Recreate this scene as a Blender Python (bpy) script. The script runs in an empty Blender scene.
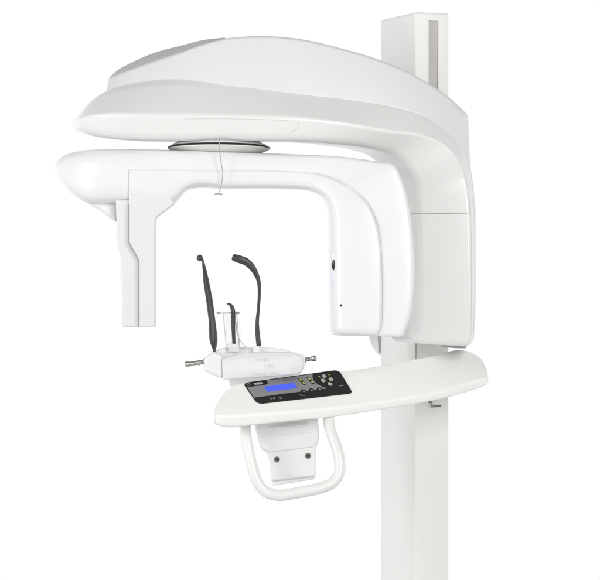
import bpy, bmesh, math, random
from mathutils import Vector, Matrix
from mathutils.bvhtree import BVHTree
from math import radians as R, sin, cos, pi

S = bpy.context.scene
C = S.collection

# ------------------------------------------------------------------ camera
D = 8.0          # camera distance from the plane y = 0 (long lens, product shot)
PX = 0.0027      # metres per photograph pixel on that plane
ZC = 1.25        # height of the lens
cam_d = bpy.data.cameras.new('camera')
cam = bpy.data.objects.new('camera', cam_d); C.objects.link(cam)
cam.location = (0, -D, ZC); cam.rotation_euler = (R(90), 0, 0)
cam_d.sensor_width = 36; cam_d.lens = 36 * D / (600 * PX)
cam_d.clip_start = 0.1; cam_d.clip_end = 200
S.camera = cam

# ------------------------------------------------------------------ white studio surround + soft lamps
W = bpy.data.worlds.new('World'); S.world = W; W.use_nodes = True
nt = W.node_tree; nt.nodes.clear()
out = nt.nodes.new('ShaderNodeOutputWorld'); bg = nt.nodes.new('ShaderNodeBackground')
tc = nt.nodes.new('ShaderNodeTexCoord'); sep = nt.nodes.new('ShaderNodeSeparateXYZ')
nt.links.new(tc.outputs['Generated'], sep.inputs[0])
def wmath(op, a, b):
    n = nt.nodes.new('ShaderNodeMath'); n.operation = op
    for i, v in enumerate((a, b)):
        if isinstance(v, (int, float)): n.inputs[i].default_value = v
        else: nt.links.new(v, n.inputs[i])
    return n.outputs[0]
def wramp(src, stops):
    n = nt.nodes.new('ShaderNodeValToRGB'); n.color_ramp.interpolation = 'EASE'
    e = n.color_ramp.elements
    e[0].position, e[0].color = stops[0][0], (stops[0][1],) * 3 + (1,)
    e[1].position, e[1].color = stops[-1][0], (stops[-1][1],) * 3 + (1,)
    for p, v in stops[1:-1]:
        q = e.new(p); q.color = (v,) * 3 + (1,)
    nt.links.new(src, n.inputs[0]); return n.outputs[0]
zz = wmath('MULTIPLY_ADD', sep.outputs['Z'], 0.5); zz.node.inputs[2].default_value = 0.5
yy = wmath('MULTIPLY_ADD', sep.outputs['Y'], 0.5); yy.node.inputs[2].default_value = 0.5
xx = wmath('MULTIPLY_ADD', sep.outputs['X'], 0.5); xx.node.inputs[2].default_value = 0.5
# the floor side of the studio is dimmer, so is the part of it behind the camera
fz = wramp(zz, [(0.0, 0.66), (0.30, 0.74), (0.42, 1.0), (0.57, 1.0), (0.70, 0.60), (1.0, 0.30)])
fy = wramp(yy, [(0.0, 0.68), (0.35, 0.74), (0.6, 1.0), (0.9, 1.0), (1.0, 1.0)])
fx = wramp(xx, [(0.0, 1.0), (0.3, 0.95), (0.44, 0.8), (1.0, 0.8)])
m = wmath('MULTIPLY', wmath('MULTIPLY', wmath('MULTIPLY', fz, fy), fx), 1.26)
nt.links.new(m, bg.inputs['Strength'])
bg.inputs['Color'].default_value = (1.0, 1.0, 1.0, 1)
nt.links.new(bg.outputs[0], out.inputs[0])

def area(name, loc, target, size, power, col=(1, 1, 1)):
    l = bpy.data.lights.new(name, 'AREA'); l.shape = 'RECTANGLE'; l.size, l.size_y = size
    l.energy = power; l.color = col
    o = bpy.data.objects.new(name, l); C.objects.link(o); o.location = loc
    o.rotation_euler = (Vector(target) - Vector(loc)).to_track_quat('-Z', 'Y').to_euler()
    return o
area('softbox', (1.9, -4.2, 2.5), (0.1, 0, 1.4), (1.4, 2.4), 98, (1, 1.0, 0.985))
area('left_softbox', (-3.0, -2.6, 2.0), (0, 0, 1.5), (0.8, 2.6), 50, (1.0, 1.0, 1.0))

S.view_settings.view_transform = 'Standard'; S.view_settings.look = 'None'
S.view_settings.exposure = 0.0; S.view_settings.gamma = 1.0
S.cycles.max_bounces = 10; S.cycles.diffuse_bounces = 5; S.cycles.transmission_bounces = 8
S.cycles.transparent_max_bounces = 8

# ------------------------------------------------------------------ materials
def mat(name, col, rough=0.4, metal=0.0, coat=0.0, noise=0.004, nscale=12, bump=0.0, emit=None, trans=0.0, spec=0.5, ior=1.45):
    m = bpy.data.materials.new(name); m.use_nodes = True
    t = m.node_tree; b = t.nodes['Principled BSDF']
    b.inputs['Roughness'].default_value = rough; b.inputs['Metallic'].default_value = metal
    b.inputs['Coat Weight'].default_value = coat; b.inputs['Coat Roughness'].default_value = 0.13
    b.inputs['Transmission Weight'].default_value = trans
    b.inputs['Specular IOR Level'].default_value = spec; b.inputs['IOR'].default_value = ior
    co = t.nodes.new('ShaderNodeTexCoord'); nz = t.nodes.new('ShaderNodeTexNoise')
    nz.inputs['Scale'].default_value = nscale; nz.inputs['Detail'].default_value = 4
    t.links.new(co.outputs['Object'], nz.inputs['Vector'])
    mx = t.nodes.new('ShaderNodeMix'); mx.data_type = 'RGBA'
    mx.inputs[6].default_value = tuple(max(0, c * (1 - noise)) for c in col) + (1,)
    mx.inputs[7].default_value = tuple(min(1, c * (1 + noise)) for c in col) + (1,)
    t.links.new(nz.outputs['Fac'], mx.inputs[0]); t.links.new(mx.outputs[2], b.inputs['Base Color'])
    mr = t.nodes.new('ShaderNodeMapRange')
    mr.inputs['To Min'].default_value = rough * (1 - 4 * min(noise, .04)); mr.inputs['To Max'].default_value = min(1, rough * (1 + 4 * min(noise, .04)))
    t.links.new(nz.outputs['Fac'], mr.inputs['Value']); t.links.new(mr.outputs[0], b.inputs['Roughness'])
    if bump:
        n2 = t.nodes.new('ShaderNodeTexNoise'); n2.inputs['Scale'].default_value = 900; n2.inputs['Detail'].default_value = 2
        t.links.new(co.outputs['Object'], n2.inputs['Vector'])
        bp = t.nodes.new('ShaderNodeBump'); bp.inputs['Strength'].default_value = bump; bp.inputs['Distance'].default_value = 0.0004
        t.links.new(n2.outputs['Fac'], bp.inputs['Height']); t.links.new(bp.outputs[0], b.inputs['Normal'])
    if emit:
        b.inputs['Emission Color'].default_value = emit[0] + (1,); b.inputs['Emission Strength'].default_value = emit[1]
    return m
M = {
 'white':  mat('white_gloss_plastic', (0.81, 0.81, 0.808), 0.28, coat=0.5),
 'arm':    mat('arm_white_plastic', (0.795, 0.798, 0.78), 0.3, coat=0.5),
 'grey_white': mat('pale_grey_plastic', (0.75, 0.75, 0.75), 0.4),
 'shelf':  mat('shelf_white_plastic', (0.90, 0.905, 0.88), 0.35, coat=0.15),
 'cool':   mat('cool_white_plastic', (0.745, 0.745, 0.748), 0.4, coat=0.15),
 'warm':   mat('warm_white_plastic', (0.82, 0.822, 0.805), 0.3, coat=0.5),
 'column': mat('white_painted_aluminium', (0.82, 0.823, 0.80), 0.42),
 'inlay':  mat('grey_inlay_plastic', (0.57, 0.55, 0.545), 0.45),
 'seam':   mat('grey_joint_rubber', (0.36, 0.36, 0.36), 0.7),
 'softseam': mat('pale_joint_and_shade', (0.62, 0.62, 0.61), 0.6),
 'slot':   mat('grey_rail_liner', (0.52, 0.50, 0.48), 0.5, noise=0.08, nscale=8),
 'black':  mat('black_gloss_plastic', (0.012, 0.012, 0.012), 0.3),
 'panelblack': mat('black_membrane', (0.014, 0.012, 0.012), 0.5, spec=0.3),
 'panelgrey': mat('grey_membrane', (0.25, 0.25, 0.265), 0.5, spec=0.3),
 'rubber': mat('charcoal_rubber', (0.05, 0.05, 0.053), 0.36, noise=0.15, nscale=60),
 'blade':  mat('dark_grey_rubber', (0.11, 0.11, 0.118), 0.4, noise=0.1, nscale=60),
 'steel':  mat('brushed_steel', (0.50, 0.48, 0.45), 0.22, metal=1.0),
 'screw':  mat('dark_screw_steel', (0.22, 0.21, 0.20), 0.35, metal=0.8),
 'lcd':    mat('blue_backlit_screen', (0.02, 0.035, 0.3), 0.25, noise=0.06, nscale=80, emit=((0.075, 0.12, 0.78), 0.85)),
 'yellow': mat('yellow_green_key', (0.50, 0.50, 0.12), 0.5, noise=0.1),
 'key':    mat('pale_grey_key', (0.42, 0.42, 0.34), 0.45, noise=0.1),
 'print':  mat('pale_print', (0.50, 0.50, 0.50), 0.6),
 'mark':   mat('grey_print', (0.50, 0.50, 0.51), 0.6),
 'clear':  mat('clear_acrylic', (0.97, 0.98, 0.98), 0.06, trans=0.92, noise=0.0, ior=1.2),
 'frost':  mat('frosted_acrylic', (0.93, 0.932, 0.932), 0.3, trans=0.35, noise=0.01, ior=1.3),
 'sensor': mat('pale_blue_window', (0.66, 0.70, 0.78), 0.15, coat=0.4),
 'cord':   mat('grey_cord', (0.42, 0.41, 0.39), 0.5),
}

# ------------------------------------------------------------------ helpers
def P(px, py, y=0.0):
    k = PX * (D + y) / D
    return Vector(((px - 300) * k, y, ZC + (290 - py) * k))

def link(name, verts, faces, m, parent=None, angle=35):
    me = bpy.data.meshes.new(name)
    me.from_pydata([tuple(v) for v in verts], [], faces)
    bm = bmesh.new(); bm.from_mesh(me)
    bmesh.ops.remove_doubles(bm, verts=bm.verts, dist=2e-6)
    bmesh.ops.recalc_face_normals(bm, faces=bm.faces)
    bm.normal_update()
    big = [f for f in bm.faces if len(f.verts) > 4]
    tri = bmesh.ops.triangulate(bm, faces=big, ngon_method='EAR_CLIP')['faces']
    bm.faces.ensure_lookup_table()
    flat = {f.index for f in tri}
    bm.faces.index_update(); flat = {f.index for f in tri}
    bm.to_mesh(me); bm.free()
    me.materials.append(M[m])
    me.shade_smooth(); me.set_sharp_from_angle(angle=R(angle))
    for i in flat: me.polygons[i].use_smooth = False
    o = bpy.data.objects.new(name, me); C.objects.link(o)
    if parent:
        o.parent = parent; o.matrix_parent_inverse = parent.matrix_world.inverted()
    return o

def spline(pts, knots, ts, sharp=()):
    """non-uniform Hermite interpolation of Vectors"""
    n = len(pts); out = []
    def tan(i, side):
        if i == 0: return (pts[1] - pts[0]) / (knots[1] - knots[0])
        if i == n - 1: return (pts[-1] - pts[-2]) / (knots[-1] - knots[-2])
        a = (pts[i] - pts[i-1]) / (knots[i] - knots[i-1]); b = (pts[i+1] - pts[i]) / (knots[i+1] - knots[i])
        if i in sharp: return a if side < 0 else b
        h0 = knots[i] - knots[i-1]; h1 = knots[i+1] - knots[i]
        return (a * h1 + b * h0) / (h0 + h1)
    i = 0
    for t in ts:
        while i < n - 2 and t > knots[i+1]: i += 1
        h = knots[i+1] - knots[i]; u = (t - knots[i]) / h
        m0 = tan(i, 1) * h; m1 = tan(i+1, -1) * h
        out.append(pts[i] * (2*u**3 - 3*u**2 + 1) + m0 * (u**3 - 2*u**2 + u) + pts[i+1] * (-2*u**3 + 3*u**2) + m1 * (u**3 - u**2))
    return out

def round_loop(pts, rad, seg):
    """closed 3-D polygon with rounded corners, constant number of points"""
    n = len(pts); out = []
    for i in range(n):
        p = pts[i]; a = pts[i-1] - p; b = pts[(i+1) % n] - p
        la, lb = a.length, b.length
        r = rad[i]
        ra = min(r, 0.48 * la); rb = min(r, 0.48 * lb)
        A = p + (a * (ra / la) if la > 1e-9 else a); B = p + (b * (rb / lb) if lb > 1e-9 else b)
        for k in range(seg + 1):
            u = k / seg
            # rational-ish quadratic
            w = 0.75
            den = (1-u)**2 + 2*w*u*(1-u) + u*u
            out.append((A * (1-u)**2 + p * (2*w*u*(1-u)) + B * u*u) / den)
    return out

def rings_mesh(rings):
    n = len(rings[0]); v = [p for r in rings for p in r]; f = []
    for i in range(len(rings) - 1):
        for j in range(n):
            k = (j + 1) % n
            f.append((i*n + j, i*n + k, (i+1)*n + k, (i+1)*n + j))
    f.append(tuple(range(n))); f.append(tuple((len(rings)-1)*n + j for j in range(n)))
    return v, f

def end_caps(rings, r0, r1, seg=6):
    def cap(ring, nxt, r):
        c = sum(ring, Vector()) / len(ring); c2 = sum(nxt, Vector()) / len(nxt)
        d = (c - c2).normalized(); res = []
        for k in range(1, seg + 1):
            a = k / seg * pi / 2
            res.append([p + d * r * sin(a) + (c - p) * min(0.97, r * (1 - cos(a)) / max((c - p).length, 1e-6)) for p in ring])
        return res
    if r0: rings = list(reversed(cap(rings[0], rings[1], r0))) + rings
    if r1: rings = rings + cap(rings[-1], rings[-2], r1)
    return rings

def loft(name, rails, rad, m, parent, N=64, seg=5, caps=(0, 0), sharp=(), angle=40):
    """rails: lists of (px,py,y), all with one point per station. rad: corner radius per rail (px)."""
    ns = len(rails[0])
    R3 = [[P(*q) for q in r] for r in rails]
    knots = [0.0]
    for i in range(1, ns):
        d = sum((r[i] - r[i-1]).length for r in R3) / len(R3)
        knots.append(knots[-1] + max(d, 1e-4))
    ts = [knots[-1] * i / N for i in range(N + 1)]
    ts = sorted(set(ts) | set(knots))
    cur = [spline(r, knots, ts, sharp) for r in R3]
    rings = [round_loop([c[i] for c in cur], [q * PX for q in rad], seg) for i in range(len(ts))]
    rings = end_caps(rings, caps[0] * PX, caps[1] * PX)
    v, f = rings_mesh(rings)
    return link(name, v, f, m, parent, angle)

def smooth_path(pts, n=8, closed=False):
    P3 = [Vector(p) for p in pts]; knots = [0.0]
    for i in range(1, len(P3)): knots.append(knots[-1] + max((P3[i] - P3[i-1]).length, 1e-6))
    ts = []
    for i in range(len(P3) - 1):
        for k in range(n): ts.append(knots[i] + (knots[i+1] - knots[i]) * k / n)
    ts.append(knots[-1])
    return spline(P3, knots, ts)

def tube(name, pts, rad, m, parent, n=8, sides=14, flat=1.0, flatdir=None, smooth=True, caps=True):
    """pts: 3-D points; rad: metres, one number or one per point. flat squashes the section along flatdir."""
    if not isinstance(rad, (list, tuple)): rad = [rad] * len(pts)
    if smooth:
        q = smooth_path([tuple(p) for p in pts], n)
        k4 = []
        for i in range(len(pts) - 1):
            for k in range(n): k4.append(rad[i] + (rad[i+1] - rad[i]) * k / n)
        k4.append(rad[-1])
    else: q, k4 = [Vector(p) for p in pts], rad
    rings = []; up = None
    for i, p in enumerate(q):
        d = (q[min(i+1, len(q)-1)] - q[max(i-1, 0)]).normalized()
        if flatdir is not None:
            a = Vector(flatdir); a = (a - d * a.dot(d)).normalized()
        elif up is None:
            a = d.orthogonal().normalized()
        else:
            a = (up - d * up.dot(d)).normalized()
        up = a; b = d.cross(a)
        rings.append([p + (a * cos(t) * flat + b * sin(t)) * k4[i] for t in [2*pi*s/sides for s in range(sides)]])
    if caps:
        c0 = end_caps(rings, min(k4[0], k4[0]) * 0.6, k4[-1] * 0.6, 4); rings = c0
    v, f = rings_mesh(rings)
    return link(name, v, f, m, parent, 50)

class Outline(list): raw = None
def poly_round(pts, r, seg=5):
    rr = r if isinstance(r, (list, tuple)) else [r] * len(pts)
    o = Outline(_poly_round(pts, rr, seg)); o.raw = ([tuple(p) for p in pts], list(rr), seg); return o
def _poly_round(pts, rr, seg):
    return [(v.x, v.y) for v in round_loop([Vector((p[0], p[1], 0)) for p in pts], rr, seg)]

def offset2(pl, d):
    """inward offset of a closed 2-D polygon"""
    if getattr(pl, 'raw', None):
        pts, rr, seg = pl.raw
        return _poly_round(offset2(pts, d), [max(q - d, q * .15) for q in rr], seg)
    n = len(pl); A = sum(pl[i][0]*pl[(i+1)%n][1] - pl[(i+1)%n][0]*pl[i][1] for i in range(n))
    s = 1 if A > 0 else -1; out = []
    for i in range(n):
        p0, p, p1 = Vector(pl[i-1]), Vector(pl[i]), Vector(pl[(i+1)%n])
        e0, e1 = (p - p0), (p1 - p)
        if e0.length < 1e-9: e0 = e1
        if e1.length < 1e-9: e1 = e0
        n0 = Vector((-e0.y, e0.x)).normalized(); n1 = Vector((-e1.y, e1.x)).normalized()
        nn = (n0 + n1)
        nn = nn.normalized() if nn.length > 1e-6 else n0
        k = 1 / max(0.35, nn.dot(n0))
        out.append((p.x + nn.x * d * s * k, p.y + nn.y * d * s * k))
    return out

def slab(name, outline, fn, h0, h1, r, m, parent, seg=4, rb=None, angle=40):
    """outline (2-D) swept from height h0 to h1; fn(u, v, h) -> Vector; r rounds the h1 rim, rb the h0 rim. r in outline units; h scale given by fn"""
    rings = []
    rb = r * 0.5 if rb is None else rb
    sgn = 1 if h1 > h0 else -1
    if rb:
        for k in range(seg + 1):
            a = k / seg * pi / 2
            rings.append([(u, v, h0 + sgn * rb * (1 - sin(a))) for u, v in offset2(outline, rb * (1 - cos(pi/2 - a) if False else 1 - sin(a)))])
        # first ring is at the rim of the flat, fix order of heights
        rings = []
        for k in range(seg + 1):
            a = k / seg * pi / 2
            rings.append([(u, v, h0 + sgn * rb * (1 - cos(a))) for u, v in offset2(outline, rb * (1 - sin(a)))])
    else: rings.append([(u, v, h0) for u, v in outline])
    if r:
        for k in range(seg + 1):
            a = k / seg * pi / 2
            rings.append([(u, v, h1 - sgn * r * (1 - sin(a))) for u, v in offset2(outline, r * (1 - cos(a)))])
    else: rings.append([(u, v, h1) for u, v in outline])
    vv, f = rings_mesh([[fn(*q) for q in rg] for rg in rings])
    return link(name, vv, f, m, parent, angle)

def front(y0, hf=0.0):
    """outline in photo pixels, height = pixels towards the camera from depth y0"""
    def fn(u, v, h):
        p = P(u, v, y0 - hf * PX); p.y = y0 - h * PX; return p
    return fn

def merge(name, objs, parent):
    """join already built meshes into one"""
    bm = bmesh.new(); mats = []
    for o in objs:
        me = o.data.copy()
        for mt in me.materials:
            if mt not in mats: mats.append(mt)
        idx = mats.index(me.materials[0])
        for p in me.polygons: p.material_index = idx
        bm.from_mesh(me)
    me = bpy.data.meshes.new(name); bm.to_mesh(me); bm.free()
    for mt in mats: me.materials.append(mt)
    for o in objs: bpy.data.objects.remove(o)
    r = bpy.data.objects.new(name, me); C.objects.link(r)
    r.parent = parent; r.matrix_parent_inverse = parent.matrix_world.inverted()
    return r

def cut(o, cutter):
    md = o.modifiers.new('cut', 'BOOLEAN'); md.operation = 'DIFFERENCE'; md.object = cutter; md.solver = 'EXACT'
    dg = bpy.context.evaluated_depsgraph_get(); dg.update()
    me = bpy.data.meshes.new_from_object(o.evaluated_get(dg))
    o.modifiers.clear(); o.data = me
    bpy.data.objects.remove(cutter)
    me.shade_smooth(); me.set_sharp_from_angle(angle=R(35))

_bvh = {}
def on(o, px, py, lift=0.0):
    """point of an already built surface seen at a photo pixel (authoring aid)"""
    if o.name not in _bvh:
        bpy.context.view_layer.update()
        mw = o.matrix_world
        _bvh[o.name] = BVHTree.FromPolygons([mw @ v.co for v in o.data.vertices], [tuple(p.vertices) for p in o.data.polygons])
    c = Vector((0, -D, ZC)); d = (P(px, py, 0) - c).normalized()
    h, n, _, _ = _bvh[o.name].ray_cast(c, d)
    if h is None: return None
    if n.dot(d) > 0: n = -n
    return h + n * lift

def seam(name, o, pts, w, m, parent, n=6, lift=0.0):
    q = smooth_path([(x, y, 0) for x, y in pts], n)
    p3 = [on(o, p.x, p.y, lift) for p in q]; p3 = [p for p in p3 if p is not None]
    return tube(name, p3, w * PX, m, parent, smooth=False, sides=8)

def disc(name, c, nrm, prof, m, parent, sides=28):
    """lathe: prof = [(radius, height along nrm)] metres"""
    nrm = Vector(nrm).normalized(); a = nrm.orthogonal().normalized(); b = nrm.cross(a)
    rings = [[Vector(c) + nrm * h + (a * cos(t) + b * sin(t)) * max(r, 1e-5) for t in [2*pi*s/sides for s in range(sides)]] for r, h in prof]
    v, f = rings_mesh(rings)
    return link(name, v, f, m, parent, 35)

# ------------------------------------------------------------------ the machine
base = P(430, 290, 0.3); ROOT_LOC = Vector((base.x, base.y, 0))
root = bpy.data.objects.new('dental_xray_machine', None); C.objects.link(root)
root.location = ROOT_LOC; root.empty_display_size = 0.2
root['label'] = 'white dental panoramic x-ray machine on a square column with blue-screen control panel'
root['category'] = 'x-ray machine'
bpy.context.view_layer.update()

# ---- column (yawed 20 degrees)
YA = R(20); yc = 0.21
c0 = P(415, 290, yc)
fx_, fy_ = Vector((cos(YA), sin(YA), 0)), Vector((-sin(YA), cos(YA), 0))
wcol = 34.2 * PX * 1.026 / cos(YA) * 1.01; lcol = 0.262
def colfn(u, v, h):
    return Vector((c0.x, c0.y, 0)) + fx_ * u + fy_ * v + Vector((0, 0, h))
ztop = P(415, 12, yc).z
foot = poly_round([(0, 0), (wcol, 0), (wcol, lcol), (0, lcol)], [0.005, 0.005, 0.008, 0.008], 4)
column = slab('column', foot, colfn, 0.02, ztop, 0.007, 'column', root, rb=0)
sx0 = 0.40 * wcol; sx1 = 0.69 * wcol
zs1 = P(428, 19.5, yc).z; zs0 = P(428, 200, yc).z
def boxm(name, fn, u0, u1, v0, v1, h0, h1, m, parent, r=0):
    return slab(name, [(u0, v0), (u1, v0), (u1, v1), (u0, v1)], fn, h0, h1, r, m, parent, rb=0)
cutter = boxm('cutter', colfn, sx0, sx1, -0.02, 0.012, zs0, zs1, 'column', None)
cut(column, cutter)
boxm('rail_liner', colfn, sx0 + 0.001, sx1 - 0.001, 0.0085, 0.0125, zs0, zs1 - 0.001, 'slot', column)
slab('base_plate', poly_round([(-0.13, -0.16), (wcol + 0.13, -0.16), (wcol + 0.13, lcol + 0.06), (-0.13, lcol + 0.06)], 0.03), colfn, 0, 0.02, 0.004, 'column', column, rb=0)
# small steel hook below the shelf
hk = [colfn((429.5-415)*PX*1.09, -0.0, P(0, 402, yc).z), colfn((429.5-415)*PX*1.09, -0.016, P(0, 402.5, yc).z),
      colfn((429.8-415)*PX*1.09, -0.018, P(0, 406.5, yc).z), colfn((438.5-415)*PX*1.09, -0.018, P(0, 405.8, yc).z)]
tube('cable_hook', hk, 1.15*PX, 'screw', root, smooth=False)
# joint between carriage rail and column below the carriage
def colpt(px, py, off=0.0):
    u = (px - 415) * PX * (D + yc) / D / cos(YA); return colfn(u, -off, P(0, py, yc).z)
tube('column_joint', [colpt(416, 340), colpt(416, 362)], 0.5*PX, 'seam', column, smooth=False)

# ---- overhead arm: rails run from the left tip, over the corner, down the spine
A = {
 'T': [(73.2,123,.01),(75.4,118.6,.02),(79,113.5,.02),(91,99.5,.0),(110,88,-.02),(140,81,-.04),(180,76,-.05),(240,79,-.05),(300,86.5,-.04),(358,94.5,-.02),(400,101,.0),(429,112,.02),(447,127.5,.03),(461,145,.04),(471,167,.05),(476,200,.06),(477,250,.06),(477,300,.06),(475.5,337,.06)],
 'K': [(72.9,124.4,-.02),(75.6,121.2,-.05),(80,118.5,-.09),(92,115,-.13),(112,114,-.155),(140,114.5,-.165),(180,115,-.17),(240,116,-.17),(300,118,-.16),(345,123.5,-.14),(390,131.5,-.10),(424,136,-.06),(442,143.5,-.035),(455,155,-.02),(464.5,173,.0),(469.5,200,.0),(471.5,250,.0),(472,300,.0),(470.5,339.3,.0)],
 'F': [(73,127,-.02),(76.2,130.2,-.05),(81,131.5,-.08),(92,135.5,-.11),(112,138.5,-.13),(140,140.5,-.14),(180,141,-.15),(240,141,-.15),(300,141.5,-.14),(338,144,-.11),(370,148.5,-.06),(395,156,-.02),(407,166,-.01),(414,180,-.005),(416.8,197,.0),(417.5,220,.0),(417,260,.0),(416,302,.0),(415,336,.0)],
 'I': [(73.4,127.6,.025),(76.8,130.8,.05),(82,132.5,.08),(94,136.5,.1),(113,139.5,.12),(141,141.5,.13),(180,142,.14),(240,142,.15),(298,143,.15),(325,146,.15),(350,150,.15),(368,157,.15),(379,167,.15),(385,182,.15),(387,198,.15),(388,222,.15),(388,260,.15),(388,300,.15),(388,333,.15)],
 'B': [(73.4,124,.03),(75.6,120,.07),(79,117,.1),(91,104,.14),(110,95,.17),(140,88,.19),(180,82,.2),(240,84,.2),(300,90,.2),(356,98,.2),(398,104,.2),(427,115,.2),(445,130,.2),(458,147,.2),(468,169,.2),(472,202,.2),(473,250,.2),(473,300,.2),(471,333,.2)],
}
arm = loft('overhead_arm', [A['T'], A['K'], A['F'], A['I'], A['B']], [16, 3.5, 9, 8, 14], 'arm', root, N=110, seg=7, caps=(.4, 8))
arm['label'] = 'broad overhead arm bending down into the carriage spine'
# rim line that follows the spine edge
seam('rim_joint_and_shade', arm, [(424,134.5),(434,138),(449,148),(461,165),(468,190),(470.5,219),(471.5,280),(471,335)], 0.35, 'softseam', arm)
seam('rim_joint_and_shade', arm, [(437,119.5),(447,128.5),(459,143.5),(469,166),(473.6,200),(474.8,250),(474.8,300),(473.5,333)], 0.35, 'softseam', arm)  # outer line paints in the shade of the right-facing edge, no joint there
seam('panel_joint', arm, [(411.5,213.2),(425,213.4),(445,213.6),(471,213.8)], 0.32, 'seam', arm)
# front access flap on the arm
seam('flap_joint', arm, [(185,118.8),(205,118.7),(225,118.7),(245,119),(265,119.6),(285,120.4),(297.6,121.1)], 0.25, 'softseam', arm, n=3)
seam('flap_joint', arm, [(298,121),(298.1,124),(297.2,127.5),(294.5,130.6),(290,133)], 0.28, 'softseam', arm, n=5)
p = on(arm, 227, 82.5); disc('indicator', p, (0, -1, 0.25), [(0.004, -0.004), (0.004, 0.0012), (0.0025, 0.002), (0, 0.002)], 'print', arm)

# ---- top cover
xs_sil = [(109.7,77.6),(118,70.5),(130,64),(153,54),(180,46.6),(205,40.5),(225,38.3),(260,36),(300,39),(340,48),(380,60),(412,74),(448,96),(467,113)]
xs_ft  = [(109.7,77.8),(118,75),(130,70.6),(153,62.2),(180,53),(205,44),(225,39),(260,36.6),(300,39.6),(340,48.6),(380,60.6),(412,74.6),(447,97),(463,114)]
xs_fl  = [(107,92),(116,91),(130,88),(153,83),(180,80.5),(205,81),(225,82),(260,85.5),(300,91),(340,96.5),(380,102.5),(412,110),(446,136),(463,172)]
xs_bl  = [(109,92),(118,91),(132,88),(153,84),(180,80.5),(205,81),(225,82),(260,85.5),(300,91),(340,97),(380,104),(412,113),(449,138),(469.5,176)]
n_ = len(xs_sil)
yt = [.085,.06,.038,.008,-.014,-.028,-.033,-.034,-.028,-.01,.01,.03,.06,.08]
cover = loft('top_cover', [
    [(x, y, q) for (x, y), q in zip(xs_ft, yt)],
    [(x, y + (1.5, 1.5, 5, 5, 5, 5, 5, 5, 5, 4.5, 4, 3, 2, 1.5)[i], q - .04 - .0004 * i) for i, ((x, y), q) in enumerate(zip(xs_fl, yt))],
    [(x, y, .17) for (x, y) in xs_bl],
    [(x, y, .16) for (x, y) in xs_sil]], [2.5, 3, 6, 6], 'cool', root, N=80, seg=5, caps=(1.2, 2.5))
inl = loft('grey_inlay', [
    [(x, y - .2, q + .006) for (x, y), q in list(zip(xs_ft, yt))[:7]],
    [(x, y + .9, q + .006) for (x, y), q in list(zip(xs_ft, yt))[:7]],
    [(x, y + .9, .15) for (x, y) in xs_sil[:7]],
    [(x, y - .8, .15) for (x, y) in xs_sil[:7]]], [.3, .3, .3, .5], 'inlay', cover, N=40, seg=3)

# ---- turntable between arm and rotating unit
tcx = P(219, 148, -0.01); TN = (0.004, 0.04, 1)
disc('turntable_housing', (tcx.x, tcx.y, P(0, 147.4, 0).z), TN, [(0.08, -0.002), (0.120, 0.0), (0.130, 0.002), (0.128, 0.006), (0.115, 0.012), (0.09, 0.022)], 'white', root, 96)
disc('turntable_ring', (tcx.x, tcx.y, P(0, 148.2, 0).z), TN, [(0.10, -0.0020), (0.1372, -0.0020), (0.1390, 0.0), (0.1372, 0.0022), (0.10, 0.0022)], 'black', root, 96)
disc('turntable_bowl', (tcx.x, tcx.y, P(0, 148.9, 0).z), TN, [(0.0, -0.022), (0.05, -0.022), (0.09, -0.016), (0.118, -0.009), (0.1345, -0.0025), (0.1355, 0.0008), (0.1, 0.0008)], 'shelf', root, 96)

# ---- rotating unit: bulb, bar and tube head
T = [(54.2,167,0),(57,161,0),(64,155.5,0),(80,150.8,0),(100,149.2,0),(130,149,0),(160,149.5,0),(185,150.3,0),(230,152,0),(290,154,0),(345,157,0),(378,161.5,0),(393.8,164.8,0),(401.5,179,0),(408.5,205,0),(413.3,248,0),(413.8,285,0),(409.5,318,0),(404.5,333,0)]
I = [(54.5,170,0),(56.5,176,0),(62,184,0),(71,193,0),(85.5,202.5,0),(128,203,0),(172,203,0),(187,190.8,0),(230,189.3,0),(288,189.3,0),(310,191.3,0),(320,196,0),(325.5,203.5,0),(327.8,214,0),(328.3,235,0),(328.5,262,0),(328.5,290,0),(329,315,0),(331,331,0)]
yf = [-.03,-.05,-.08,-.11,-.13,-.14,-.14,-.14,-.14,-.145,-.16,-.17,-.18,-.185,-.19,-.20,-.20,-.20,-.20]
yb = [.02,.04,.06,.08,.09,.09,.09,.09,.09,.09,.07,.04,.0,-.02,-.03,-.03,-.03,-.03,-.03]
rot = loft('rotating_arm', [
    [(x, y, b - .02) for (x, y, _), b in zip(T, yb)],
    [(x, y + (0.4 if 2 < i < 12 else 0), f + (.03 if i < 6 else .018 if i < 10 else .006)) for i, ((x, y, _), f) in enumerate(zip(T, yf))],
    [(x * .93 + I[i][0] * .07, y * .85 + I[i][1] * .15, f) for i, ((x, y, _), f) in enumerate(zip(T, yf))],
    [(x * .92 + T[i][0] * .08, y * .8 + T[i][1] * .2, f) for i, ((x, y, _), f) in enumerate(zip(I, yf))],
    [(x, y, f + .03) for (x, y, _), f in zip(I, yf)],
    [(x, y, b) for (x, y, _), b in zip(I, yb)]], [5, 3, 10, 12, 12, 8], 'white', root, N=120, seg=6, caps=(.25, 4))
rot['label'] = 'rotating arm with rounded bulb at its left end'

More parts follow.
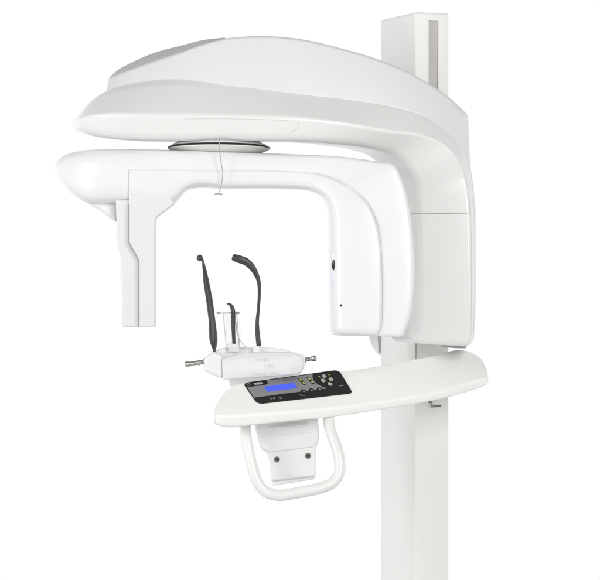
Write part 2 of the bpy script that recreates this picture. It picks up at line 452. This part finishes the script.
# inner cover, proud of the body, bounded by the seam
Q = [(129.3,168.8),(172,169),(187,169.3),(230,169.8),(285,170.8),(313,173),(330,177.5),(345,184.5),(357,192.5),(366.7,202.5),(376,222),(380.5,246.5),(381.7,275),(381.7,307),(380.5,328)]
J = [(129.3,202.8),(174.5,203.6),(187,191),(230,189.5),(285,189.5),(308,191),(316,193.5),(321.5,197.5),(325,203.5),(327,212),(327.8,228),(328,250),(328,275),(328.5,307),(329.5,328)]
jf = [-.142,-.142,-.142,-.143,-.148,-.158,-.168,-.176,-.184,-.192,-.200,-.205,-.207,-.207,-.207]
inner = loft('inner_cover', [
    [(x, y, q + .02) for (x, y), q in zip(Q, jf)],
    [(x * .98 + J[i][0] * .02, y * .98 + J[i][1] * .02, q - .003) for i, ((x, y), q) in enumerate(zip(Q, jf))],
    [(x * .45 + J[i][0] * .55, y * .45 + J[i][1] * .55, q - .006) for i, ((x, y), q) in enumerate(zip(Q, jf))],
    [(x * .9 + Q[i][0] * .1, y * .9 + Q[i][1] * .1, q + .006) for i, ((x, y), q) in enumerate(zip(J, jf))],
    [(x, y, q + .05) for i, ((x, y), q) in enumerate(zip(J, jf))],
    [(x + 1.5, y - 1.5 if i < 6 else y, min(.07, q + .15)) for i, ((x, y), q) in enumerate(zip(J, jf))]],
    [1.2, 2, 40, 14, 10, 3], 'white', rot, N=100, seg=6, caps=(0, 7))
seam('cover_joint', rot, [(x + .6, y - .4) for x, y in Q[5:]] + [(378, 335)], 0.24, 'softseam', rot, n=4, lift=0.0006)
# sensor window and laser dot on the head
p0 = [on(inner, 333.6, v, 0.0004) for v in (253, 261, 269, 277, 286)]
ps = on(inner, 332.6, 265)
tube('sensor_window', [q + Vector((0, .002, 0)) for q in p0], 2.3*PX, 'sensor', rot, flat=0.35, flatdir=(0.35, -1, 0), smooth=False)
tube('sensor_lens', [on(inner, 334.2, 260.5, .001), on(inner, 334.1, 263, .0015), on(inner, 334.0, 265, .0018), on(inner, 334.0, 267.5, .0015), on(inner, 334.0, 270, .001)], [.8*PX, 1.5*PX, 1.8*PX, 1.5*PX, .6*PX], 'black', rot, flat=0.5, flatdir=(0.35, -1, 0))
disc('laser_port', on(inner, 341, 305.5), (-.2, -1, 0), [(.0032, -.003), (.0032, .0006), (.0022, .0012), (0, .001)], 'black', rot, 20)

# detector (two shells with a stepped joint)
back_shell = slab('detector', poly_round([(115.4,200),(133,200),(133,242),(141,260),(141,327),(122.3,327),(121,258),(117.3,243)], [.5,.5,3,3,.5,1,4,4]), front(0.03, 58), 0, 58, 2.0, 'grey_white', root)
back_shell['label'] = 'flat detector hanging under the bulb'
slab('detector_cover', poly_round([(129.2,192),(168,192),(174,203.4),(156,217.2),(154.8,221),(154.6,327),(139.2,327),(139,260.5),(129.2,243)], [.5,1,1,1.5,1.5,.8,.4,3,3]), front(-0.07, 26), 0, 26, 1.0, 'grey_white', back_shell)
tube('shell_joint', [P(128.4,204.2,-.1405), P(128.4,242,-.1405), P(138.3,260.2,-.1405), P(138.5,326.4,-.1405)], .5*PX, 'seam', back_shell, smooth=False, sides=8)
seam('cover_joint', rot, [(86.5,201.8),(100,202),(115,202.2),(128,202.3)], 0.28, 'softseam', rot)
seam('cover_joint', rot, [(128.9,169),(128.9,180),(128.9,190),(128.9,202)], 0.3, 'softseam', rot)
slab('bulb_fin', poly_round([(86,202.5),(116,202.5),(116,222),(110,218.5),(99,210)], [1,1,1,4,8]), front(0.02, 40), 0, 40, 4, 'white', rot)

# calibration cord hanging from the turntable
cp = [(219,137,-.158),(219.6,150,-.165),(221,162,-.168),(222.6,172,-.166),(221.8,182,-.164),(219.8,190,-.162),(218.6,193.5,-.162)]
tube('hanging_cord', [P(*q) for q in cp], 0.45*PX, 'cord', root)
tube('cord_tip', [P(215,194.3,-.163), P(218.4,193.6,-.163), P(222,194.4,-.163)], 0.75*PX, 'cord', root)

# ---- carriage lower bracket seen left of the column
slab('carriage_bracket', poly_round([(366,325),(379.5,325),(379.5,352),(382,357),(376,352.5),(370.5,344)], [1,1,1,1.5,6,6]), front(0.16, 22), 0, 22, 2, 'warm', root)
slab('bracket_gap', poly_round([(377.5,330),(381.6,330),(381.4,354),(379.6,350)], .4), front(0.16, 23.5), 0, 23.5, .2, 'seam', root)
# dark plate that paints in the shadow gap under the carriage
slab('carriage_gap_shade', poly_round([(440,342),(467.5,342),(466,348.4),(454,348.2),(442,346.8)], [1,1,1,3,2]), front(0.14, 36), 0, 36, .8, 'seam', root)

# ---- patient shelf : a plane for its top face
pa, pb, pc = P(470, 350, 0.14), P(430, 396, -0.06), P(250, 384, -0.17)
pn = (pb - pa).cross(pc - pa).normalized()
if pn.y > 0: pn = -pn
def plane(px, py, lift=0.0):
    c = Vector((0, -D, ZC)); d = (P(px, py, 0) - c).normalized()
    t = (pa - c).dot(pn) / d.dot(pn)
    return c + d * t + pn * lift
def W2(v):     # world -> (px, py, y)
    k = PX * (D + v.y) / D
    return (v.x / k + 300, 290 - (v.z - ZC) / k, v.y)
SB = [(485.5,366),(481,357.2),(467,349.6),(432,354.6),(400,360.5),(370,366),(335,370.8),(300,374.5),(270,378),(245,381.3),(232,385),(222,394),(216,405)]
SF = [(488.2,377),(485,378.8),(476,380.5),(450,388.8),(415,396.5),(385,401),(350,406),(315,409.5),(285,412),(255,414),(236,415.3),(224,415.8),(215,415.2)]
SU = [(488,382),(485,385.5),(475,389.3),(450,396.8),(415,404.2),(385,409),(350,414.5),(315,419),(285,421.8),(255,425),(236,426.8),(224,426.5),(215.5,424)]
rails = [[W2(plane(*q)) for q in SB], [W2(plane(*q)) for q in SF]]
ru = [(x, y, r[2] + .006) for (x, y), r in zip(SU, rails[1])]
rub = [(x, y - 2 if i < 10 else y + .5, rails[0][i][2] - .015) for i, (x, y) in enumerate(SU)]
rbk = [(r[0], r[1] + 9, r[2] + .012) for r in rails[0]]
shelf = loft('patient_shelf', [rails[0], rails[1], ru, rub, rbk], [4, 2.6, 2.2, 5, 5], 'shelf', root, N=80, seg=6, caps=(0.8, 2.4))
shelf['label'] = 'curved white shelf arm carrying the control panel'

# ---- control panel lying on the shelf
TL, TR, BR, BL = (243.0,383.5), (338.5,370.2), (352.8,393.5), (257.5,404.4)
cTL, cTR, cBR, cBL = [plane(*q) for q in (TL, TR, BR, BL)]
def pan(u, v, h):       # u 0..100 to the right, v 0..40 downwards, h in millimetres off the face
    a, b = u / 100, v / 40
    p = (cTL * (1-a) + cTR * a) * (1-b) + (cBL * (1-a) + cBR * a) * b
    return p + pn * (h * 0.001)
panel = slab('control_panel', poly_round([(0,0),(100,0),(100,40),(0,40)], [5,6,4,6]), pan, -2.0, 2.4, 0.5, 'panelblack', root, rb=0)
panel['label'] = 'black and grey key panel with a blue screen'
# grey membrane with a scooped right edge
mem = [(1,9),(19,9),(22,7.5),(23,5),(22.8,1.8),(70,1.8)]
for k in range(9):
    a = R(150 - k * 16.5) ; mem.append((81.5 - 13.5 * cos(R(20 + k * 14) ) * 1.0, 15 - 15.5 * sin(R(70 - k * 17))))
mem = [(0.8,9),(19.5,9),(22.4,7.8),(23.6,5),(23.4,1.6),(72,1.6),(70.2,5),(69,10),(69.2,15),(70.5,20),(73.2,24.6),(76.6,27.6),
       (74.5,28.4),(72.6,28),(71.2,25.5),(69.2,24.6),(67.2,25.5),(66,28),(64,28),(62.8,25.5),(60.8,24.6),(58.8,25.5),(57.6,28),
       (55.6,28),(54.4,25.5),(52.4,24.6),(50.4,25.5),(49.2,28),(30,28),(0.8,28.6)]
slab('membrane', mem, pan, 2.2, 2.75, 0.0, 'panelgrey', panel, rb=0)
slab('display', poly_round([(17,12),(48.4,12),(48.4,21.5),(17,21.5)], .5), pan, 2.6, 3.2, 0.1, 'lcd', panel, rb=0)
def ell(cu, cv, ru_, rv, n=18, rot_=0):
    return [(cu + ru_ * cos(2*pi*k/n), cv + rv * sin(2*pi*k/n)) for k in range(n)]
for cu in (56.8, 66.4 - 0.6):
    bz = slab('key_bezel', poly_round([(cu-2.4,5.2),(cu+1.0,5.2),(cu+2.4,18),(cu-1.0,18)], 1.5), pan, 2.6, 3.2, 0.2, 'panelblack', panel, rb=0)
    slab('key', poly_round([(cu-1.5,6.6),(cu+0.5,6.6),(cu+.9,10.4),(cu-1.1,10.4)], .8), pan, 3.1, 3.9, 0.3, 'yellow', bz, rb=0)
    slab('key', poly_round([(cu-.6,12.9),(cu+1.4,12.9),(cu+1.8,16.6),(cu-.2,16.6)], .8), pan, 3.1, 3.9, 0.3, 'yellow', bz, rb=0)
for (cu, cv) in ((81.6,7.8),(78.0,14.6),(86.4,14.2),(82.6,21.6)):
    slab('key', ell(cu, cv, 2.25, 2.9), pan, 2.3, 3.8, 0.5, 'key', panel, rb=0)
slab('key_mark', [(75.5,7.2),(77.2,6.2),(77.2,9.0)], pan, 2.3, 2.65, 0, 'yellow', panel, rb=0)
slab('key_mark', [(86.6,5.0),(88.4,5.6),(87.2,8.0)], pan, 2.3, 2.65, 0, 'yellow', panel, rb=0)
for cu in (52.4, 60.8, 69.2):
    slab('key', ell(cu, 28.6, 1.9, 2.3), pan, 2.3, 3.2, 0.4, 'black', panel, rb=0)
    slab('key_print', poly_round([(cu-.7,27.9),(cu+.5,27.9),(cu+.5,29.3),(cu-.7,29.3)], .3), pan, 3.1, 3.35, 0, 'print', panel, rb=0)
# maker's badge and print on the panel: a small ring and a worn word block, symbols in the black strip
def stroke(name, pts, w, h, m, parent):
    return tube(name, [pan(u, v, h) for u, v in pts], w, m, parent, smooth=False, sides=6)
bd = stroke('badge_ring', [(4.2+1.5*cos(2*pi*k/14), 4.6+1.9*sin(2*pi*k/14)) for k in range(15)], .00035, 2.7, 'print', panel)
for u0, u1, v0, v1 in ((9.4, 12.2, 3.4, 6.6), (12.7, 15.4, 2.8, 6.8), (15.9, 18.2, 3.2, 6.4)):
    slab('badge_block', poly_round([(u0, v0), (u1, v0), (u1 + .2, v1), (u0 + .3, v1)], .6), pan, 2.3, 2.6, 0, 'print', panel, rb=0)
for pts in ([(15.0,34.6),(15.8,32.2),(16.6,34.8)], [(18.2,32.6),(18.4,35.2),(19.8,35),(20,32.4)], [(23.8,32.2),(26.2,33.6),(24.2,35),(26.4,36.2)], [(26.2,33.6),(26.4,36.2)],
            [(46.8,32.2),(47.8,34.0),(46.8,35.8)], [(47.8,34.0),(50.6,36)], [(90.5,26.8),(95,26.8)]):
    stroke('symbol', pts, .0004, 2.6, 'print', panel)
for u0, u1 in ((21.5,25.5),(29.5,35),(38,41)):
    stroke('symbol', [(u0, 24.6), (u1, 24.6)], .0004, 2.9, 'seam', panel)

# ---- chin bracket under the shelf
brk = slab('chin_bracket', poly_round([(252,417),(317,410),(318.5,425),(319.5,439),(315.8,448),(315.8,476.5),(271,481.5),(268.5,454.5),(259.5,448),(255.5,430)], [2,2,6,8,5,1.5,1.5,5,8,6]), front(-0.085, 18), 0, 18, 2.5, 'white', root)
low = slab('bracket_lip', poly_round([(271.5,478),(315.3,473.5),(315.3,479.3),(272,486)], [1,1,2,2]), front(-0.075, 17), 0, 17, 1.4, 'warm', brk)
slab('bracket_step', poly_round([(258,436.5),(318.8,431.5),(318.6,440.5),(314.6,447),(269.5,452.5),(260.5,447)], [3,3,6,4,4,6]), front(-0.085, 19.2), 10, 19.2, 1.1, 'white', brk)
for (sx, sy) in ((277,459.5),(308,455.8)):
    c = P(sx, sy, -0.085 - 18*PX)
    sc_ = disc('screw', c, (0, -1, 0), [(.0078, -.003), (.0078, .0014), (.0070, .0022), (.0048, .0022), (.0044, .0006), (0, .0006)], 'screw', brk, 24)
    disc('screw_socket', c + Vector((0, -.0002, 0)), (0, -1, 0), [(.0036, -.001), (.0036, .0012), (0, .0012)], 'black', sc_, 6)
slab('bracket_slot', poly_round([(268,426.6),(288,423.4),(308,422.0),(307,424.2),(290,426.2)], [1,3,1,1,3]), front(-0.13, 3), 0, 3, .3, 'softseam', brk)

# ---- grab handle
hp = [(243.8,418,-.17),(245,430,-.185),(247.5,445,-.2),(252,466,-.21),(257.5,482,-.215),(265.5,491.6,-.218),(278,495.4,-.22),(291,494,-.22),(305,491.4,-.22),(322,487.6,-.215),(333,482.4,-.21),(339,473,-.205),(339.6,461,-.2),(337,449,-.19),(332,435,-.175),(329.2,425,-.16),(328.3,415,-.15)]
tube('grab_handle', [P(*q) for q in hp], [5.5*PX]*len(hp), 'warm', root, sides=24)
col1 = tube('handle_collar', [P(244.3,422.5,-.177), P(244.8,427.5,-.183)], 6.0*PX, 'warm', root, smooth=False, sides=24)

# ---- bite tray (clear acrylic block with side pins)
tray = slab('bite_tray', poly_round([(222,358.5),(246,352.5),(288,351.8),(300,355),(304.5,360),(303.5,371),(298,374.5),(222.5,380)], [1.5,8,10,6,5,5,5,2]), front(-0.10, 26), 0, 26, 2.2, 'frost', root)
tray['label'] = 'frosted bite tray with faint grey scale marks'
slab('tray_top', poly_round([(213,351.5),(222,348),(258,346.8),(286,349.8),(300,354.5),(290,356.5),(240,358.5),(222,360)], [2,3,6,4,2,4,4,2]), front(-0.09, 14), 0, 14, 1.5, 'white', tray)
slab('tray_shoulder', poly_round([(204,358),(214,351),(223,356),(223,379),(216,376.5),(204,371)], [2,3,2,2,3,2]), front(-0.105, 20), 0, 20, 3, 'white', tray)
slab('tray_end', poly_round([(300,353.5),(305.2,356),(305.2,366),(302,371.5),(298,372)], [1,2,3,3,1]), front(-0.11, 18), 0, 18, 1.5, 'white', tray)
slab('tray_mount', poly_round([(227,372),(301,368),(301,377),(262,384),(236,388),(229,386)], [1,1,2,4,3,3]), front(-0.02, 22), 0, 22, 2, 'frost', tray)
def pin(name, a, b, prof):
    a, b = P(*a), P(*b); d = (b - a); L = d.length
    return disc(name, a, d, [(r * PX, t * L) for r, t in prof], 'steel', root, 24)
pin('tray_pin', (206,361.5,-.14), (185.3,364.6,-.15), [(2.4,-.04),(3.9,0),(3.9,.08),(3.0,.1),(2.3,.16),(2.3,.3),(2.9,.34),(2.9,.38),(2.2,.42),(2.2,.78),(2.8,.82),(3.0,.86),(3.0,.96),(2.3,1.0),(1.2,1.01),(1.0,.97),(0,.97)])
pin('tray_pin', (304,359.8,-.13), (316.2,358.0,-.135), [(2.0,-.05),(3.0,0),(3.0,.12),(2.0,.18),(1.9,.5),(2.0,.6),(2.8,.7),(2.8,.94),(2.2,1.0),(0,1.0)])
# printed scale marks on the tray (faint, worn lettering and ruler ticks)
def text(name, s, px, py, y, size, m, parent, slope=-0.04):
    cu = bpy.data.curves.new(name, 'FONT'); cu.body = s; cu.size = size; cu.extrude = 0.0002; cu.resolution_u = 2
    o = bpy.data.objects.new(name, cu); C.objects.link(o)
    dg = bpy.context.evaluated_depsgraph_get(); me = bpy.data.meshes.new_from_object(o.evaluated_get(dg))
    bpy.data.objects.remove(o)
    o = bpy.data.objects.new(name, me); C.objects.link(o); me.materials.clear(); me.materials.append(M[m])
    for p_ in me.polygons: p_.material_index = 0
    mw = Matrix.Translation(P(px, py, y)) @ Matrix.Rotation(R(90), 4, 'X') @ Matrix.Rotation(math.atan(-slope), 4, 'Z')
    me.transform(mw); o.parent = parent; o.matrix_parent_inverse = parent.matrix_world.inverted()
    return o
yt_ = -0.10 - 26*PX - .0006
text('scale_print', 'ZCX@Z', 254.5, 361.5, yt_, 0.0105, 'softseam', tray)
text('scale_print', 'L: @D', 264.5, 367.0, yt_, 0.0098, 'softseam', tray)
text('scale_print', 'LOZO@', 252.5, 375.4, yt_, 0.0098, 'softseam', tray)
for i in range(7):
    x = 270 + i * 1.4
    tube('scale_tick', [P(x, 373.6 - (1.9 if i % 3 == 0 else .7) - (i*.04), yt_), P(x, 374.6 - i*.05, yt_)], .0004, 'mark', tray, smooth=False, sides=6)
tube('scale_line', [P(267,364.5,yt_), P(267,371,yt_)], .00035, 'mark', tray, smooth=False, sides=6)
for yv in (368.2, 371.6):
    tube('scale_line', [P(291,yv,yt_), P(299.5,yv-.5,yt_)], .00035, 'softseam', tray, smooth=False, sides=6)

# ---- temple rests
def band(name, L, Rr, y, th, m, parent, r=1.0):
    """flat blade between a left and a right edge"""
    l = [Vector((*a, 0)) for a in L]; q = [Vector((*a, 0)) for a in Rr]
    rings = []
    n = len(l)
    for i in range(n):
        yy_ = y(i / (n - 1))
        a0, a1 = P(l[i].x, l[i].y, yy_ - th), P(q[i].x, q[i].y, yy_ - th * .6)
        b0, b1 = P(l[i].x, l[i].y, yy_ + th * .6), P(q[i].x, q[i].y, yy_ + th)
        rings.append(round_loop([a0, a1, b1, b0], [r * PX] * 4, 3))
    rings = end_caps(rings, .5*PX, .5*PX, 3)
    v, f = rings_mesh(rings); return link(name, v, f, m, parent, 50)
tl = band('temple_rest', [(199.6,257),(202.0,262.5),(202.6,270),(203.2,281),(206,300),(208.6,320),(209.2,339),(210.3,343.4),(212.8,350),(213,353.5)],
          [(202.6,256.5),(204.6,262.5),(206.6,270),(208.9,280),(212.8,300),(215.4,320),(217.6,338),(217.5,342),(216.0,350),(215.8,353.5)], lambda t: -.155 + .03 * t, .0032, 'blade', root, .7)
tl['label'] = 'straight left temple rest with a ball tip'
disc('tip_ball', P(199.8, 258, -.158), (-.35, -1, 0), [(0, -.008), (.005, -.0065), (.0078, -.003), (.0088, .0), (.0078, .004), (.005, .0065), (.002, .0075), (0, .0072)], 'rubber', tl, 20)
for q0 in (0, 4.6): tube('blade_ridge', [P(203.0+q0*.25,265,-.157), P(204.2+q0*.85,281,-.153), P(207.4+q0*.95,302,-.1475), P(210.0+q0,322,-.142), P(211+q0*.95,338,-.139), P(213.6+q0*.2,349,-.1365)], .62*PX, 'rubber', tl)
tr = tube('temple_rest', [P(*q) for q in [(234.2,257.6,-.15),(238.6,259,-.15),(246,261.8,-.148),(251,266.2,-.145),(255.6,273,-.142),(258.6,281,-.14),(259.3,292,-.137),(258.4,309,-.132),(257.2,323,-.13),(257.6,334,-.128),(258.8,345,-.127)]],
     [3.5*PX,3.9*PX,3.8*PX,3.4*PX,2.6*PX,1.9*PX,1.5*PX,1.5*PX,1.8*PX,2.3*PX,2.4*PX], 'rubber', root, sides=16, flat=.55, flatdir=(0, -1, 0))
tr['label'] = 'curved right temple rest hooking to the left at its top'
tube('rest_stem', [P(259.2,346,-.126), P(259.4,351,-.126)], 1.0*PX, 'print', tr, smooth=False)

# ---- bite rod with clear fork
br = tube('bite_rod', [P(*q) for q in [(227.0,303.9,-.15),(229.6,304.4,-.15),(231.8,306.8,-.15),(232.9,310.5,-.15),(233.2,317,-.148),(233.4,330,-.146),(234.0,343,-.144)]],
     [.6*PX,1.3*PX,2.0*PX,2.2*PX,2.3*PX,1.9*PX,1.7*PX], 'rubber', root, sides=14, flat=.6, flatdir=(0, -1, 0))
tube('cross_bar', [P(217.3,312.8,-.14), P(238.8,312.8,-.14)], .75*PX, 'softseam', root, smooth=False)
for x in (218.5, 237.8): tube('bar_end', [P(x-1.2,312.8,-.14), P(x+1.2,312.8,-.14)], 1.2*PX, 'seam', root, smooth=False)
slab('clear_plate', poly_round([(222.5,313.5),(237.5,313.5),(240.5,349),(227,349)], 1), front(-0.13, 1.4), 0, 1.4, .4, 'clear', root)
for a, b in (((223.2,314),(226.6,350)), ((225.6,314),(228.2,350)), ((236.8,314),(239.8,350)), ((238.4,314),(242.6,350))):
    tube('clear_rod', [P(*a, -.138), P(*b, -.132)], .45*PX, 'softseam' if b[0] in (226.6, 239.8) else 'clear', root, smooth=False, sides=10)
slab('rod_socket', poly_round([(229,341.5),(238.5,341.5),(240,352),(228,352)], 1.2), front(-0.12, 9), 0, 9, 1, 'frost', root)
tube('thin_wire', [P(*q) for q in [(236.2,322,-.135),(237.2,333,-.137),(240,340,-.138),(245,346,-.138),(251,349,-.137),(256,350.5,-.135)]], .5*PX, 'softseam', root)
disc('wire_boss', P(256.5, 350, -.138), (0, -1, 0.3), [(.011, -.01), (.011, .003), (.009, .005), (0, .005)], 'white', root, 24)
